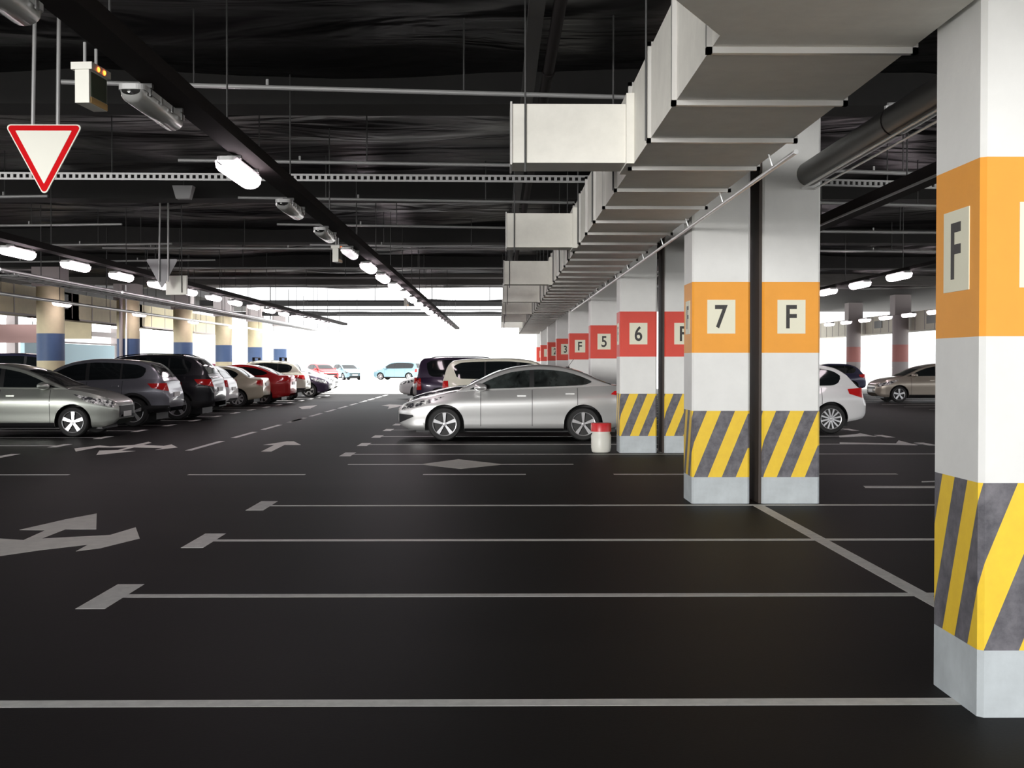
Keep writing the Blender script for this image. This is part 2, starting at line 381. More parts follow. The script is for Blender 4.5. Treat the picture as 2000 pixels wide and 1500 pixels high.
# flared section nearest the camera
w = MB(); zz = (0, dh)
pl = [(dx1, 5.97), (dx1, 1.0), (.2, 1.0), (.2, 4.25), (.62, 4.95), (dx0, 5.75), (dx0, 5.97)]
w.prism(pl[::-1], 0, dh).build('duct_flare', M_DUCT, duct, recalc=True)
for y in fl[1:]:
    q = MB()
    q.box(dx0-.028, dx0, y-.02, y+.02, -.03, dh+.03); q.box(dx1, dx1+.028, y-.02, y+.02, -.03, dh+.03)
    q.box(dx0-.028, dx1+.028, y-.02, y+.02, -.03, 0); q.box(dx0-.028, dx1+.028, y-.02, y+.02, dh, dh+.03)
    q.tube((dx0+.03, y+.05, -.012), (dx1-.01, y+.05, -.012), .009, 8)
    q.build('flange', M_FLANGE, duct)
for i, Y in enumerate([9.45, 16.3, 23.9, 30.7, 38.2, 45.2, 52.5]):
    bb = MB().box(.1+.02*i*0, dx0-.06, Y, Y+.42, .01, .46).box(dx0-.06, dx0-.001, Y-.07, Y+.49, -.005, .53).build('branch_duct', M_DUCT, duct)
    MB().box(.085, .1, Y-.015, Y+.435, -.005, .475).build('end_flange', M_FLANGE, bb)
    MB().tube((.20, Y-.012, -.06), (.20, Y-.012, 1.5), .008, 6).build('hanger_rod', M_ROD, bb)
for i in range(3, 44, 2):
    MB().tube((dx0-.036, fl[i]-.03, -.02), (dx0-.036, fl[i]-.03, 1.5), .008, 6).build('hanger_rod', M_ROD, duct)
# thin pipe beneath right edge
b = MB().tube((2.005, 8.3, 2.93), (2.005, 34, 2.95), .017, 10)
for yy in range(9, 34, 2): b.tube((2.005, yy, 2.93), (1.97, yy, 3.04), .007, 6)
tag(b.build('gas_pipe', M_TUBE, None, 40), 'thin bright pipe running just under the right edge of the big duct', 'pipe')
cb = MB().tube((2.12, 4.2, 3.28), (2.12, 11, 3.20), .014, 8).tube((2.17, 4.2, 3.20), (2.17, 11, 3.24), .012, 8)
tag(cb.build('cable', M_GALV, None, 40), 'pair of sagging cables strung along the right side of the big duct', 'cable')

# ------------------------------------------------------------------ ceiling services
def cross_pipe(pa, pb, z, r, label, tray=False, hang=2.1, caps=True):
    a, b_ = P(*pa, z), P(*pb, z)
    mid = (a+b_)/2; t = empty('perforated_tray' if tray else 'sprinkler_pipe', a, 0, label, 'cable tray' if tray else 'pipe', 'pale cross pipes under the ceiling' if not tray else None)
    v = b_-a; L = v.length; d = v.normalized()
    if tray:
        m = MB(); per = .075; n = int(L/per); side = Vector((-d.y, d.x, 0))*.012; up = Vector((0, 0, 1))
        for zz0, zz1 in ((-.045, -.022), (.022, .045)):
            q = [Vector((0, 0, zz0))-side, v+Vector((0, 0, zz0))-side, v+Vector((0, 0, zz0))+side, Vector((0, 0, zz0))+side]
            m.add(q+[p+up*(zz1-zz0) for p in q], [(3, 2, 1, 0), (4, 5, 6, 7), (0, 1, 5, 4), (1, 2, 6, 5), (2, 3, 7, 6), (3, 0, 4, 7)])
        for i in range(n):
            o = d*(i*per); e = d*(i*per+.034)
            q = [o-side-up*.024, e-side-up*.024, e+side-up*.024, o+side-up*.024]
            m.add(q+[p+up*.048 for p in q], [(3, 2, 1, 0), (4, 5, 6, 7), (0, 1, 5, 4), (1, 2, 6, 5), (2, 3, 7, 6), (3, 0, 4, 7)])
        m.build('tray_rail', M_GALV, t)
    else:
        MB().tube((0, 0, 0), v, r, 12).build('pipe_run', M_GALV, t, 40)
        n = max(1, int(L/2.6))
        for i in range(n):
            o = d*(L*(i+.35)/n)
            MB().tube(o+Vector((0, 0, r)), o+Vector((0, 0, r+.05)), .014, 8).build('sprinkler_head', M_GALV, t)
    n = max(1, int(L/hang))
    for i in range(n):
        o = d*(L*(i+.5+random.uniform(-.15, .15))/n)
        MB().tube(o, o+Vector((0, 0, ZC+.12-z)), .008, 6).build('hanger_rod', M_ROD, t)
ps = [((120, 160), (1228, 190), 'thick pale pipe crossing overhead above the yield sign, topmost of the cross pipes'),
      ((348, 313), (1016, 323), 'pale cross pipe meeting the first branch of the big duct'),
      ((-40, 385), (93, 383), 'short pale pipe ending just below the yield sign tip'),
      ((465, 386), (1122, 396), 'pale cross pipe just below the perforated tray'),
      ((-40, 441), (238, 438), 'pale pipe stub at the left edge above the left lamp row'),
      ((541, 438), (1000, 445), 'pale cross pipe meeting the second branch of the big duct'),
      ((605, 478), (1000, 483), 'short pale cross pipe starting at the small beige box on the lamp row'),
      ((60, 479), (336, 476), 'pale pipe passing behind the first lit tube of the left lamp row'),
      ((200, 484), (1000, 487), 'longest pale cross pipe behind the hanging poles of the grey sign'),
      ((-40, 512), (420, 508), 'faint pale pipe level with the top of the grey sign back')]
for a, b_, l in ps: cross_pipe(a, b_, 3.92, .021, l)
ps = [((1600, 333), (1900, 343), 'pale cross pipe under the big round pipe at right'),
      ((1600, 396), (1900, 404), 'pale cross pipe seen between the orange pillars, second from top'),
      ((1600, 452), (1900, 455), 'pale cross pipe seen between the orange pillars, third from top'),
      ((1600, 490), (1900, 492), 'pale cross pipe seen between the orange pillars, lowest')]
for a, b_, l in ps: cross_pipe(a, b_, 3.92, .026, l)
cross_pipe((-40, 343), (1150, 350), 3.8, .03, 'long perforated metal tray crossing behind the yield sign', True, 1.9)
cross_pipe((1600, 356), (1900, 364), 3.8, .03, 'perforated metal tray seen between the two orange pillars on the right', True, 1.9)
for i, yy in enumerate((31, 34.5, 38.5, 47.2, 55, 61)):
    x0 = random.uniform(-9.5, -7)
    t = empty('sprinkler_pipe', (x0, yy, 3.9), 0, ['thin pipe under the ceiling behind the grey sign', 'thin pipe in front of the grey ceiling band', 'thin pipe along the grey ceiling band', 'thin dark pipe against the first white skylight strip',
              'thin dark pipe against the second white skylight strip', 'thin dark pipe against the farthest skylight strip'][i], 'pipe', 'thin far cross pipes')
    MB().tube((0, 0, 0), (9.8, 0, 0), .024, 8).build('pipe_run', M_GALV if i < 3 else M_ROD, t, 40)
    for k in range(5): MB().tube((k*2.2+.5, 0, 0), (k*2.2+.5, 0, .8 if yy < 50 else .5), .01, 6).build('hanger_rod', M_ROD, t)

# lengthwise dark services
def run(name, label, cat, x, z, y0, y1, sec, m):
    o = empty(name, (x, y0, z), 0, label, cat); return o
t = empty('cable_tray', (-2.20, 3, 3.30), 0, 'long dark cable tray carrying the centre row of lamps', 'cable tray')
MB().box(-.10, .10, 0, 62, 0, .10).build('tray_channel', M_TRAY, t)
for y in range(1, 61, 3): MB().tube((.0, y, .1), (.0, y, 1.35), .008, 6).build('hanger_rod', M_ROD, t)
t = empty('cable_tray', (-7.25, 8, 3.30), 0, 'dark cable tray carrying the left row of pink-white lamps', 'cable tray')
MB().box(-.10, .10, 0, 50, 0, .10).build('tray_channel', M_TRAY, t)
for y in range(4, 50, 4): MB().tube((.0, y, .1), (.0, y, 1.35), .008, 6).build('hanger_rod', M_ROD, t)
t = empty('cable_tray', (7.9, 12, 3.30), 0, 'dark cable tray carrying the lamps between the orange pillars', 'cable tray')
MB().box(-.06, .06, 0, 45, 0, .06).build('tray_channel', M_TRAY, t)
for y in range(4, 45, 4): MB().tube((.0, y, .05), (.0, y, 1.35), .008, 6).build('hanger_rod', M_ROD, t)
tag(MB().tube((.46, 3, 4.17), (.40, 46, 4.12), .05, 12).tube((.45, 11.2, 4.16), (.45, 11.3, 4.16), .06, 12).build('dark_pipe', M_TRAY, None, 40), 'dark lengthwise pipe near the ceiling above the duct branches', 'pipe')
tag(MB().box(.22, .34, 3, 46, 4.14, 4.19).build('flat_tray', mat('dull_tray', (.05, .05, .05), .6)), 'dark flat tray beside the dark pipe near the ceiling', 'cable tray')
t = empty('insulated_pipe', (3.3, 4, 3.52), 0, 'large dark round insulated pipe seen between the orange pillars', 'pipe')
MB().tube((0, 0, 0), (.0, 26, 0), .13, 20).build('pipe_run', mat('pipe_wrap', (.06, .057, .055), .4), t, 50)
for y in (3, 6.2, 9.4, 12.6): MB().tube((0, y, 0), (0, y+.02, 0), .134, 20).build('wrap_seam', M_TRAY, t)
MB().tube((0, 5.2, .1), (0, 5.2, 1.1), .01, 6).build('hanger_rod', M_ROD, t)
MB().tube((.05, 6.6, .1), (.05, 6.6, .2), .03, 10).tube((.05, 6.6, .2), (.35, 6.6, .22), .03, 10).build('elbow', M_GALV, t)
tag(MB().tube((3.23, 4, 3.37), (3.23, 30, 3.37), .013, 10).build('conduit', M_TUBE, None, 40), 'upper of two bright conduits below the large round pipe', 'pipe')
tag(MB().tube((3.36, 4, 3.36), (3.36, 30, 3.36), .011, 10).build('conduit', M_TUBE, None, 40), 'lower of two bright conduits below the large round pipe', 'pipe')
t = empty('cable_tray', (4.98, 6, 3.59), 0, 'dark tray with pale bottom lip slanting below the large round pipe at right', 'cable tray')
MB().box(-.16, .1, 0, 30, 0, .14).build('tray_channel', M_TRAY, t)
MB().box(-.165, -.13, 0, 30, -.02, 0).build('tray_lip', M_GALV, t)
for y in range(5, 30, 4): MB().tube((0, y, .1), (0, y, 1.1), .01, 6).build('hanger_rod', M_ROD, t)
for i, (x, z, r, l) in enumerate([(-8.55, 3.12, .035, 'bright metal pipe running right beside the left lamp row'), (-8.9, 3.18, .03, 'bright metal pipe second out from the left lamp row'), (-12.1, 3.2, .045, 'pale pipe running along the tops of the cream columns')]):
    t = empty('conduit', (x, (28, 22, 20)[i], z), 0, l, 'pipe')
    MB().tube((0, 0, 0), (0, 48, 0), r, 10).build('pipe_run', M_TUBE, t, 40)
    for y in range(2, 48, 4): MB().tube((0, y, 0), (0, y, 1.4), .01, 6).build('hanger_rod', M_ROD, t)
t = empty('cable_ladder', (-10.4, 26, 3.35), 0, 'wide open cable ladder with loose wires above the left row of cars', 'cable tray')
MB().box(-.3, -.27, 0, 44, 0, .07).box(.27, .3, 0, 44, 0, .07).build('side_rail', M_GALV, t)
rg = MB().box(-.27, .27, 0, .03, 0, .02).build('rung', M_GALV, t)
for k in range(1, 88):
    r2_ = rg.copy(); C.objects.link(r2_); r2_.parent = t; r2_.location = (0, k*.5, 0)
for k in range(4):
    b = MB(); p = None
    for j in range(45):
        q = Vector((-.2+.13*k+.05*math.sin(j*.7+k), j, .05+.03*math.sin(j*1.1+k*2)))
        if p is not None: b.tube(p, q, .015, 6)
        p = q
    b.build('wire', M_TUBE if k % 2 else M_TRAY, t)

# lamps
def make_lamp(m_diff, lit):
    t = empty('fluorescent_lamp')
    L = 1.06 if not lit else 1.08; fat = 1.0 if not lit else 1.35
    pl_ = rounded_poly([(-.085, -L/2), (.085, -L/2), (.085, L/2), (-.085, L/2)], .05, 5)
    MB().prism(pl_, .0, .035).build('housing', M_LAMPCASE, t)
    rows = []
    for k in range(9):
        a = PI*k/8; r = []
        for j, (yy, s) in enumerate([(-L/2+.012, .45), (-L/2+.03, .8), (-L/2+.06, 1), (L/2-.06, 1), (L/2-.03, .8), (L/2-.012, .45)]):
            r.append((-math.cos(a)*.078*fat*(.6+.4*s), yy, -math.sin(a)**.7*.065*fat*1.2*s))
        rows.append(r)
    MB().grid(rows).build('diffuser', m_diff, t, 60)
    if not lit:
        MB().tube((-.03, -.46, .004), (-.03, .46, .004), .013, 8).build('tube', M_TUBE, t)
        for s in (-1, 1):
            for yy in (-.39, -.13, .13, .39): MB().box(s*.09-.004, s*.09+.004, yy-.02, yy+.02, -.02, .03).build('clip', M_CLIP, t)
    for a_ in (-.4, .36): MB().box(-.02, .1, a_, a_+.04, .035, .065).build('bracket', M_ROD, t)
    return t
P_UN = make_lamp(M_DIFF, False); P_LIT = make_lamp(M_LIT, True); P_LOW = make_lamp(M_LITLOW, False)
ordn = ['first', 'second', 'third', 'fourth', 'fifth', 'sixth', 'seventh', 'eighth', 'ninth', 'tenth', 'eleventh', 'twelfth', 'thirteenth', 'fourteenth', 'fifteenth', 'sixteenth', 'seventeenth', 'eighteenth', 'nineteenth', 'twentieth', 'twenty-first', 'twenty-second', 'twenty-third', 'twenty-fourth']
def lamp(proto, x, y, z, label, group, rx=0):
    o = copy_tree(proto); o.location = (x, y, z); o['label'] = label; o['category'] = 'lamp'; o['group'] = group
for k in range(20):
    st = 'U' if k in (0, 1, 3, 4) else ('H' if k in (5,) else 'L')
    l = {'U': 'unlit', 'H': 'dimly glowing', 'L': 'lit'}[st]+' tube lamp under the centre cable tray, '+ordn[k]+' from the camera'
    if k == 2: l = 'brightly lit pinkish tube lamp right of the yield sign'
    lamp({'U': P_UN, 'H': P_LOW, 'L': P_LIT}[st], -2.33, 5.62+2.725*k, 3.2352, l, 'centre row of tube lamps')
for k in range(14):
    lamp(P_LIT, -7.42, 19.05+2.6*k, 3.2352, 'lit tube lamp of the left lamp row, '+ordn[k]+' counted from the left edge', 'left row of tube lamps')
for k in range(10):
    lamp(P_LIT, 7.82, 24.0+2.6*k, 3.2352, 'lit tube lamp of the row between the orange pillars, '+ordn[k]+' counted from the right', 'right row of tube lamps')
for k in range(9):
    lamp(P_LIT, 14.4, 40.5+2.6*k, 3.2352, 'lit tube lamp in the row above the champagne car, '+ordn[k]+' from the right', 'far right row of tube lamps')
for k in range(5):
    lamp(P_LIT, -12.25, 34.6+7.4*k, 3.2, 'short lit tube lamp fixed in front of the '+ordn[k]+' cream column from the left', 'tube lamps on the cream columns')
for k in range(8):
    lamp(P_LIT, -18.0, 41+3.4*k, 3.2352, 'lit tube lamp in the hall beyond the cream columns, '+ordn[k]+' counted from the left', 'tube lamps beyond the cream columns')
for o in (P_UN, P_LIT, P_LOW):
    for c in list(o.children): bpy.data.objects.remove(c)
    bpy.data.objects.remove(o)

# ------------------------------------------------------------------ signs and boxes
def yield_sign(c, s, face, poles, label, ztop, back=False):
    # c: centre of the top edge, s: side
    t = empty('yield_sign', c, 0, label, 'sign')
    hgt = s*.925
    def tri(inset):
        k = inset
        pts = [(-s/2+k*1.75, -k), (0, -hgt+k*2.05), (s/2-k*1.75, -k)]
        return pts
    def plate(ins, r, y0, y1, m, name):
        p = rounded_poly(tri(ins), r); n = len(p)
        MB().add([(x, y0, z) for x, z in p]+[(x, y1, z) for x, z in p], [tuple(range(n)), tuple(range(2*n-1, n-1, -1))]+[(i, n+i, n+(i+1) % n, (i+1) % n) for i in range(n)]).build(name, m, t, recalc=True)
    if back: plate(0, .025, 0, .012, M_SIGNBACK, 'sign_back')
    else:
        plate(0, .028, 0, .012, M_SIGNWHITE, 'sign_plate'); plate(.009, .022, -.003, .0, M_SIGNRED, 'red_border'); plate(.05, .004, -.006, -.003, M_SIGNWHITE, 'white_centre')
    yp = .03 if not back else -.02
    for x, lean in poles: MB().tube((x, yp, -.1 if not back else -.42), (x+lean, yp, ztop-c[2]), .016, 10).build('hanging_pole', M_GALV, t, 40)
c = D(85.5, 243, 9.9)
yield_sign(c, .625, 'front', ((-.10, .03), (.10, .02)), 'red and white upside-down triangle yield sign hanging at upper left', 4.6)
c = D(316, 506, 22.9)
yield_sign(c, .60, 'back', ((-.05, .03), (.12, .01)), 'grey back of a triangular sign hanging above the left lamp row', 4.55, True)
# cream board hanging beside the grey triangle
t = empty('hanging_board', D(344, 556, 23.2), math.radians(-12), 'cream rectangular board hanging beside the grey triangle back', 'sign')
MB().box(-.21, .21, 0, .05, -.19, .17).build('board', M_PLASTICW, t); MB().tube((.12, -.01, -.15), (.12, -.01, 1.5), .01, 6).build('hanging_pole', M_ROD, t)
def led_box(px, py, Y, s, label, rz):
    t = empty('display_box', D(px, py, Y), rz, label, 'display', 'small display boxes on the centre tray')
    p = rounded_poly([(-.055, -.14), (.055, -.14), (.055, .10), (-.055, .10)], .012, 3)
    MB().box(-.05*s, .05*s, 0, .31*s, -.15*s, .1*s).box(-.075*s, .075*s, -.01, .32*s, .08*s, .13*s).build('case', M_PLASTICW, t)
    MB().box(.051*s, .056*s, .03*s, .29*s, -.1*s, .07*s).build('screen', M_SCREEN, t)
    MB().box(.051*s, .058*s, .02*s, .30*s, -.148*s, -.105*s).build('amber_strip', M_AMBER, t)
    for yy in (.10, .20): MB().lathe([(.001, .008), (.012*s, .006), (.018*s, .0)], 10, c=(0, 0, 0)).build('led', M_LED, t).matrix_local = Matrix.Translation((.078*s, yy*s, .1*s)) @ Matrix.Rotation(PI/2, 4, 'Y')
    for yy in (.05, .24): MB().tube((0, yy*s, .13*s), (0, yy*s, .28*s), .012*s, 8).build('mount_post', M_GALV, t)
    return t
led_box(160, 158, 7.9, .92, 'beige display box with two orange lights hanging near the yield sign', math.radians(-5))
led_box(655, 494, 19.9, .95, 'small beige display box under the centre lamp row beside the half lit lamp', math.radians(-5))
led_box(792, 588, 38, .95, 'tiny beige display box far along the centre lamp row', math.radians(-5))
# speaker
c = D(356, 362, 20.0)
t = empty('loudspeaker', c, 0, 'grey tapered loudspeaker box hanging right of the first lit lamp', 'loudspeaker')
MB().add([(-.165, 0, 0), (.165, 0, 0), (.165, .2, 0), (-.165, .2, 0), (-.11, .02, -.21), (.11, .02, -.21), (.11, .18, -.21), (-.11, .18, -.21)],
         [(0, 1, 2, 3), (7, 6, 5, 4), (0, 4, 5, 1), (1, 5, 6, 2), (2, 6, 7, 3), (3, 7, 4, 0)]).build('cabinet', M_SPEAKER, t, recalc=True)
MB().tube((0, .1, 0), (0, .1, 4.5-c.z), .012, 8).build('mount', M_ROD, t)

# bucket beside pillar 6
bx = P(1174, 884)
t = empty('bucket', (bx.x, bx.y, 0), 0, 'white plastic barrel with a red lid standing beside the pillar numbered 6', 'bucket')
MB().lathe([(.13, 0), (.155, .02), (.168, .09), (.168, .29), (.15, .325), (.155, .35), (.155, .36)], 28).build('barrel', M_PLASTICW, t, 40)
MB().lathe([(.172, .36), (.172, .49), (.165, .50), (.0, .505)], 28).build('lid', M_PLASTICR, t, 40)

# ------------------------------------------------------------------ left and right halls
t = empty('air_duct', (-15.3, 30, 3.0), 0, 'cream boxed air duct running behind the cream and blue columns', 'duct')
for k in range(4):
    y = 1.0+7.4*k+(.9 if k else -3)
    y1 = 7.4*(k+1)+5.2-.6
    s = MB().box(0, 1.0, y, y1, 0, .85).build('duct_section', M_CREAM, t)
    q = MB()
    for j in range(1, 5):
        yy = y+(y1-y)*j/5; q.box(1.0, 1.012, yy-.03, yy+.03, -.01, .86)
    q.box(.98, 1.03, y, y1, -.05, 0).build('seam', M_GREYWALL, s)
    MB().box(1.0, 1.03, y+.35, y+1.6, .3, .78).build('vent_opening', M_BLACKP, s)
t = empty('air_duct', (18.75, 44, 3.0), 0, 'cream boxed air duct with dark openings above the bright gap at far right', 'duct')
MB().box(0, 1.0, 0, 30, 0, .85).build('duct_body', mat('cream_duct_right', (.6, .56, .46), .6), t)
q = MB()
for j in range(1, 24): q.box(-.01, 0, j*1.25-.03, j*1.25+.03, 0, .85)
q.build('seam', M_GREYWALL, t)
for yy in (4, 8.5, 16): MB().box(-.03, 0, yy, yy+1.2, .25, .6).build('vent_opening', M_BLACKP, t)
# left outer wall: open frames, fascia, pale blue infill
wl = tag(MB().box(-22.6, -22.2, 20, 74, 3.0, 3.25).box(-22.5, -22.3, 20, 74, 2.55, 2.63).build('wall_left', M_GREYWALL), kind='structure')
MB().box(-22.5, -22.3, 58, 71.5, 1.3, 2.52).build('infill_panel', M_PALEBLUE, wl)
MB().box(-22.5, -22.3, 40, 56.5, 2.65, 2.95).build('infill_panel', M_PINK, wl)
for y in (56.8, 72, 46, 36): MB().box(-22.6, -22.2, y-.2, y+.2, 0, 4.5).build('post', M_GREYWALL, wl)
t = empty('hanging_board', (-17.6, 47.5, 2.45), 0, 'wide cream board seen right of the nearest cream column', 'sign')
MB().box(0, 1.9, 0, .06, 0, .7).build('board', M_CREAM, t)
for xx in (.2, 1.7): MB().tube((xx, .03, .7), (xx, .03, 2.1), .015, 6).build('hanging_pole', M_ROD, t)
t = empty('hanging_board', (-20.3, 50.5, 2.35), 0, 'dusty pink board at left edge below the cream duct', 'sign')
MB().box(-.6, 1.4, 0, .06, 0, .75).build('board', M_PINK, t)
for xx in (-.4, 1.2): MB().tube((xx, .03, .7), (xx, .03, 2.2), .015, 6).build('hanging_pole', M_ROD, t)
tag(MB().box(XL, -20.6, Y0-.3, Y0, 0, 5).build('wall_blocker_back', M_GREYWALL), kind='structure')  # unseen wall added to shade the left-row cars from the low light
tag(MB().box(XL-.3, XL, Y0, 9, 0, 5).build('wall_blocker_left', M_GREYWALL), kind='structure')  # unseen side wall, added to keep low light off the left row
# far exit: height bar and pole outdoors
t = empty('gantry', (-17.5, 100, 0), 0, 'faint grey height beam on posts beyond the bright exit', 'barrier')
MB().box(0, 6.6, 0, .4, 3.45, 3.75).build('beam', M_GREYWALL, t)
MB().box(6.2, 6.5, 0, .3, 0, 3.45).build('post', M_PALE, t); MB().box(.1, .4, 0, .3, 0, 3.45).build('post', M_PALE, t)

# ------------------------------------------------------------------ cars
def pchip(pts):
    xs = [p[0] for p in pts]; ys = [p[1] for p in pts]; n = len(xs)
    h = [xs[i+1]-xs[i] for i in range(n-1)]; d = [(ys[i+1]-ys[i])/h[i] for i in range(n-1)]
    m = [d[0]]+[0 if d[i-1]*d[i] <= 0 else 2*d[i-1]*d[i]/(d[i-1]+d[i]) for i in range(1, n-1)]+[d[-1]]
    def f(x):
        if x <= xs[0]: return ys[0]
        if x >= xs[-1]: return ys[-1]
        i = 0
        while xs[i+1] < x: i += 1
        t = (x-xs[i])/h[i]
        return ys[i]*(1+2*t)*(1-t)**2+m[i]*h[i]*t*(1-t)**2+ys[i+1]*t*t*(3-2*t)+m[i+1]*h[i]*t*t*(t-1)
    return f
GW = pchip([(0, .88), (.05, .94), (.14, .965), (.3, .972), (.5, .992), (.68, 1), (.75, .992), (.86, .955), (1, .895)])
TOP = [(.90, 1.0), (.86, 1.012), (.78, 1.022), (.6, 1.03), (.3, 1.036), (0, 1.038)]
def make_wheel(parent, x, y, side, R, spokes, m_rim, split=False, full=False):
    w = .21; rr = R*.73
    s = side
    o = MB().lathe([(rr*.98, -w/2), (R*.93, -w/2), (R, -w/2+.03), (R, w/2-.03), (R*.93, w/2), (rr*.98, w/2)], 40, 'y', cap=False).build('wheel', M_TIRE, parent, 35)
    o.location = (x, y, R)
    yo = -s*.0
    out = s*w/2
    rim = MB()
    rim.lathe([(rr, out), (rr*.93, out-s*.005), (rr*.90, out-s*.03)] if s < 0 else [(rr*.90, out-s*.03), (rr*.93, out-s*.005), (rr, out)], 36, 'y', cap=False)
    for k in range(spokes):
        a = 2*PI*k/spokes+.3
        for sub in ((-.07, .07) if split else (0,)):
            ca, sa = math.cos(a+sub), math.sin(a+sub)
            wi, wo = (rr*.10, rr*.17) if not split else (rr*.055, rr*.085)
            if spokes > 9: wi, wo = rr*.05, rr*.085
            vs = []
            for rad, hw, dep in ((rr*.12, wi, .012), (rr*.93, wo, .008)):
                cx_, cz_ = ca*rad, sa*rad
                for q in (-1, 1):
                    for dd in (dep, dep+.03): vs.append((cx_-sa*hw*q, out-s*dd, cz_+ca*hw*q))
            rim.add(vs, [(0, 2, 6, 4), (1, 5, 7, 3), (0, 4, 5, 1), (2, 3, 7, 6), (0, 1, 3, 2), (4, 6, 7, 5)])
    rim.lathe([(.001, out-s*.002), (rr*.13, out-s*.004), (rr*.2, out-s*.02)] if s > 0 else [(rr*.2, out-s*.02), (rr*.13, out-s*.004), (.001, out-s*.002)], 16, 'y', cap=False)
    rim.build('rim', m_rim, o, 30, recalc=True)
    back = MB().lathe([(.001, out-s*.05), (rr*.92, out-s*.052)], 24, 'y').build('brake_disc', mat('dark_disc', (.02, .02, .02), .6), o)

def car(kind, label, p, X, Y, rot, pm, group=None, detail=2):
    """X,Y = world position of the front-axle centre of the side nearest the camera is handled by caller; origin = car centre on ground"""
    L, W, H = p['L'], p['W'], p['H']; fo, wb, R = p['fo'], p['wb'], p['R']
    t = empty(kind, (X, Y, 0), rot, label, 'car', group)
    zt = pchip(p['top']); zr = pchip(p['roof']); u1, u4 = p['roof'][0][0], p['roof'][-1][0]
    zb = pchip(p.get('bot', [(0, .36), (.08, .27), (.35, .20), (1, .19), (L-.8, .20), (L-.3, .27), (L-.05, .33), (L, .40)]))
    hw = W/2
    wf = pchip([(0, hw*.62), (.05, hw*.73), (.16, hw*.84), (.38, hw*.925), (.8, hw*.985), (1.3, hw), (L-1.2, hw), (L-.6, hw*.975), (L-.25, hw*.92), (L-.08, hw*.85), (L, hw*.76)])
    def arch(u):
        for uc in (fo, fo+wb):
            q = (R+.055)**2-(u-uc)**2
            if q > 0: return R+math.sqrt(q)
        return 0
    def tw(u, z):      # half width of the tub at height z
        a, b_ = zb(u), zt(u); return wf(u)*GW(max(0, min(1, (z-a)/(b_-a))))
    cols = set([0, .01, .03, .06, .1, .16, .22, .3, L, L-.01, L-.03, L-.06, L-.1, L-.16, L-.22])
    n = int(L/(.055 if detail > 1 else .11))
    for i in range(n): cols.add(round(.3+(L-.55)*i/n, 4))
    for uc in (fo, fo+wb):
        Ra = R+.055
        cols = {c for c in cols if abs(c-uc) > Ra+.012}
        for k in range(25): cols.add(uc-Ra*math.cos(PI*k/24)*.99999)
        cols.add(uc-Ra-.003); cols.add(uc+Ra+.003)
    cols = sorted(cols)
    FR = [0, .05, .1, .18, .28, .4, .52, .64, .74, .82, .88, .93, .97, 1.0]
    for sd in (1,):
        rows = []
        for u in cols:
            a, b_ = zb(u), zt(u); ar = arch(u); half = []
            for f in FR:
                z = a+(b_-a)*f
                z = max(z, min(ar, b_-.03)) if f < .97 else z
                half.append((tw(u, z), z))
            e = tw(u, b_); k = min(1, u/.5, (L-u)/.5)
            ww = wf(u)
            for q, zz in TOP[1:]: half.append((ww*q, b_+(zz-1)*1.0*b_*.9*(.25+.75*k)))
            x = L/2-u
            rows.append([(x, -y, z) for y, z in half]+[(x, y, z) for y, z in half[::-1][1:]])
        body = MB().grid(rows)
        nn = len(rows[0])
        body.add(rows[0], [tuple(range(nn))]); body.add(rows[-1], [tuple(range(nn-1, -1, -1))])
    bo = body
    # greenhouse
    def gy(u, z):
        base = zt(u); return tw(min(max(u, .4), L-.15), zt(u))*p.get('gb', .985)-max(0, z-base)*p.get('tum', .30)-max(0, z-base-.25)*.12
    def sec(u):
        b0 = zt(u)-.012; z1 = zr(u); hgt = max(z1-b0, .002); k = min(1, hgt/.2); ze = z1-.055*k
        ze = max(ze, b0+.001)
        side = [(gy(u, b0+(ze-b0)*f), b0+(ze-b0)*f) for f in (0, .2, .4, .6, .8, .93, 1)]
        ye = side[-1][0]
        top = [(ye*.985, ze+.018*k), (ye*.94, ze+.031*k), (ye*.84, ze+.040*k), (ye*.6, ze+.048*k), (ye*.3, ze+.053*k), (0, ze+.055*k)]
        return side, top, ze
    gcols = sorted(set([u1+(u4-u1)*i/(70 if detail > 1 else 40) for i in range((70 if detail > 1 else 40)+1)]+[u4-.01, u4-.03, u4-.05]))
    rows = []
    for u in gcols:
        s, tp, _ = sec(u); half = s+tp; x = L/2-u
        rows.append([(x, -y, z) for y, z in half]+[(x, y, z) for y, z in half[::-1][1:]])
    bo.grid(rows); nn = len(rows[0])
    bo.add(rows[0], [tuple(range(nn))]); bo.add(rows[-1], [tuple(range(nn-1, -1, -1))])
    bo.build('body', pm, t, 38, weld=True)
    # generic patch on a surface
    def patch(name, m, fn, na, nb, off, parent=t, thick=True):
        g = [[Vector(fn(i/na, j/nb)) for j in range(nb+1)] for i in range(na+1)]
        outg = []
        for i in range(na+1):
            r = []
            for j in range(nb+1):
                du = g[min(i+1, na)][j]-g[max(i-1, 0)][j]; dv = g[i][min(j+1, nb)]-g[i][max(j-1, 0)]
                nrm = du.cross(dv)
                if nrm.length < 1e-9: nrm = Vector((0, 0, 1))
                nrm.normalize()
                cen = Vector((g[i][j].x*.8, 0, .5))
                if nrm.dot(g[i][j]-cen) < 0: nrm = -nrm
                r.append(g[i][j]+nrm*off)
            outg.append(r)
        return MB().grid(outg).build(name, m, parent, 40, recalc=False)
    def side_fn(sgn, corners):      # corners (u,z) x4: a0b0,a1b0,a1b1,a0b1 on the tub
        def fn(a, b_):
            (u00, z00), (u10, z10), (u11, z11), (u01, z01) = corners
            u = (u00*(1-a)+u10*a)*(1-b_)+(u01*(1-a)+u11*a)*b_; z = (z00*(1-a)+z10*a)*(1-b_)+(z01*(1-a)+z11*a)*b_
            return (L/2-u, sgn*tw(u, z), z)
        return fn
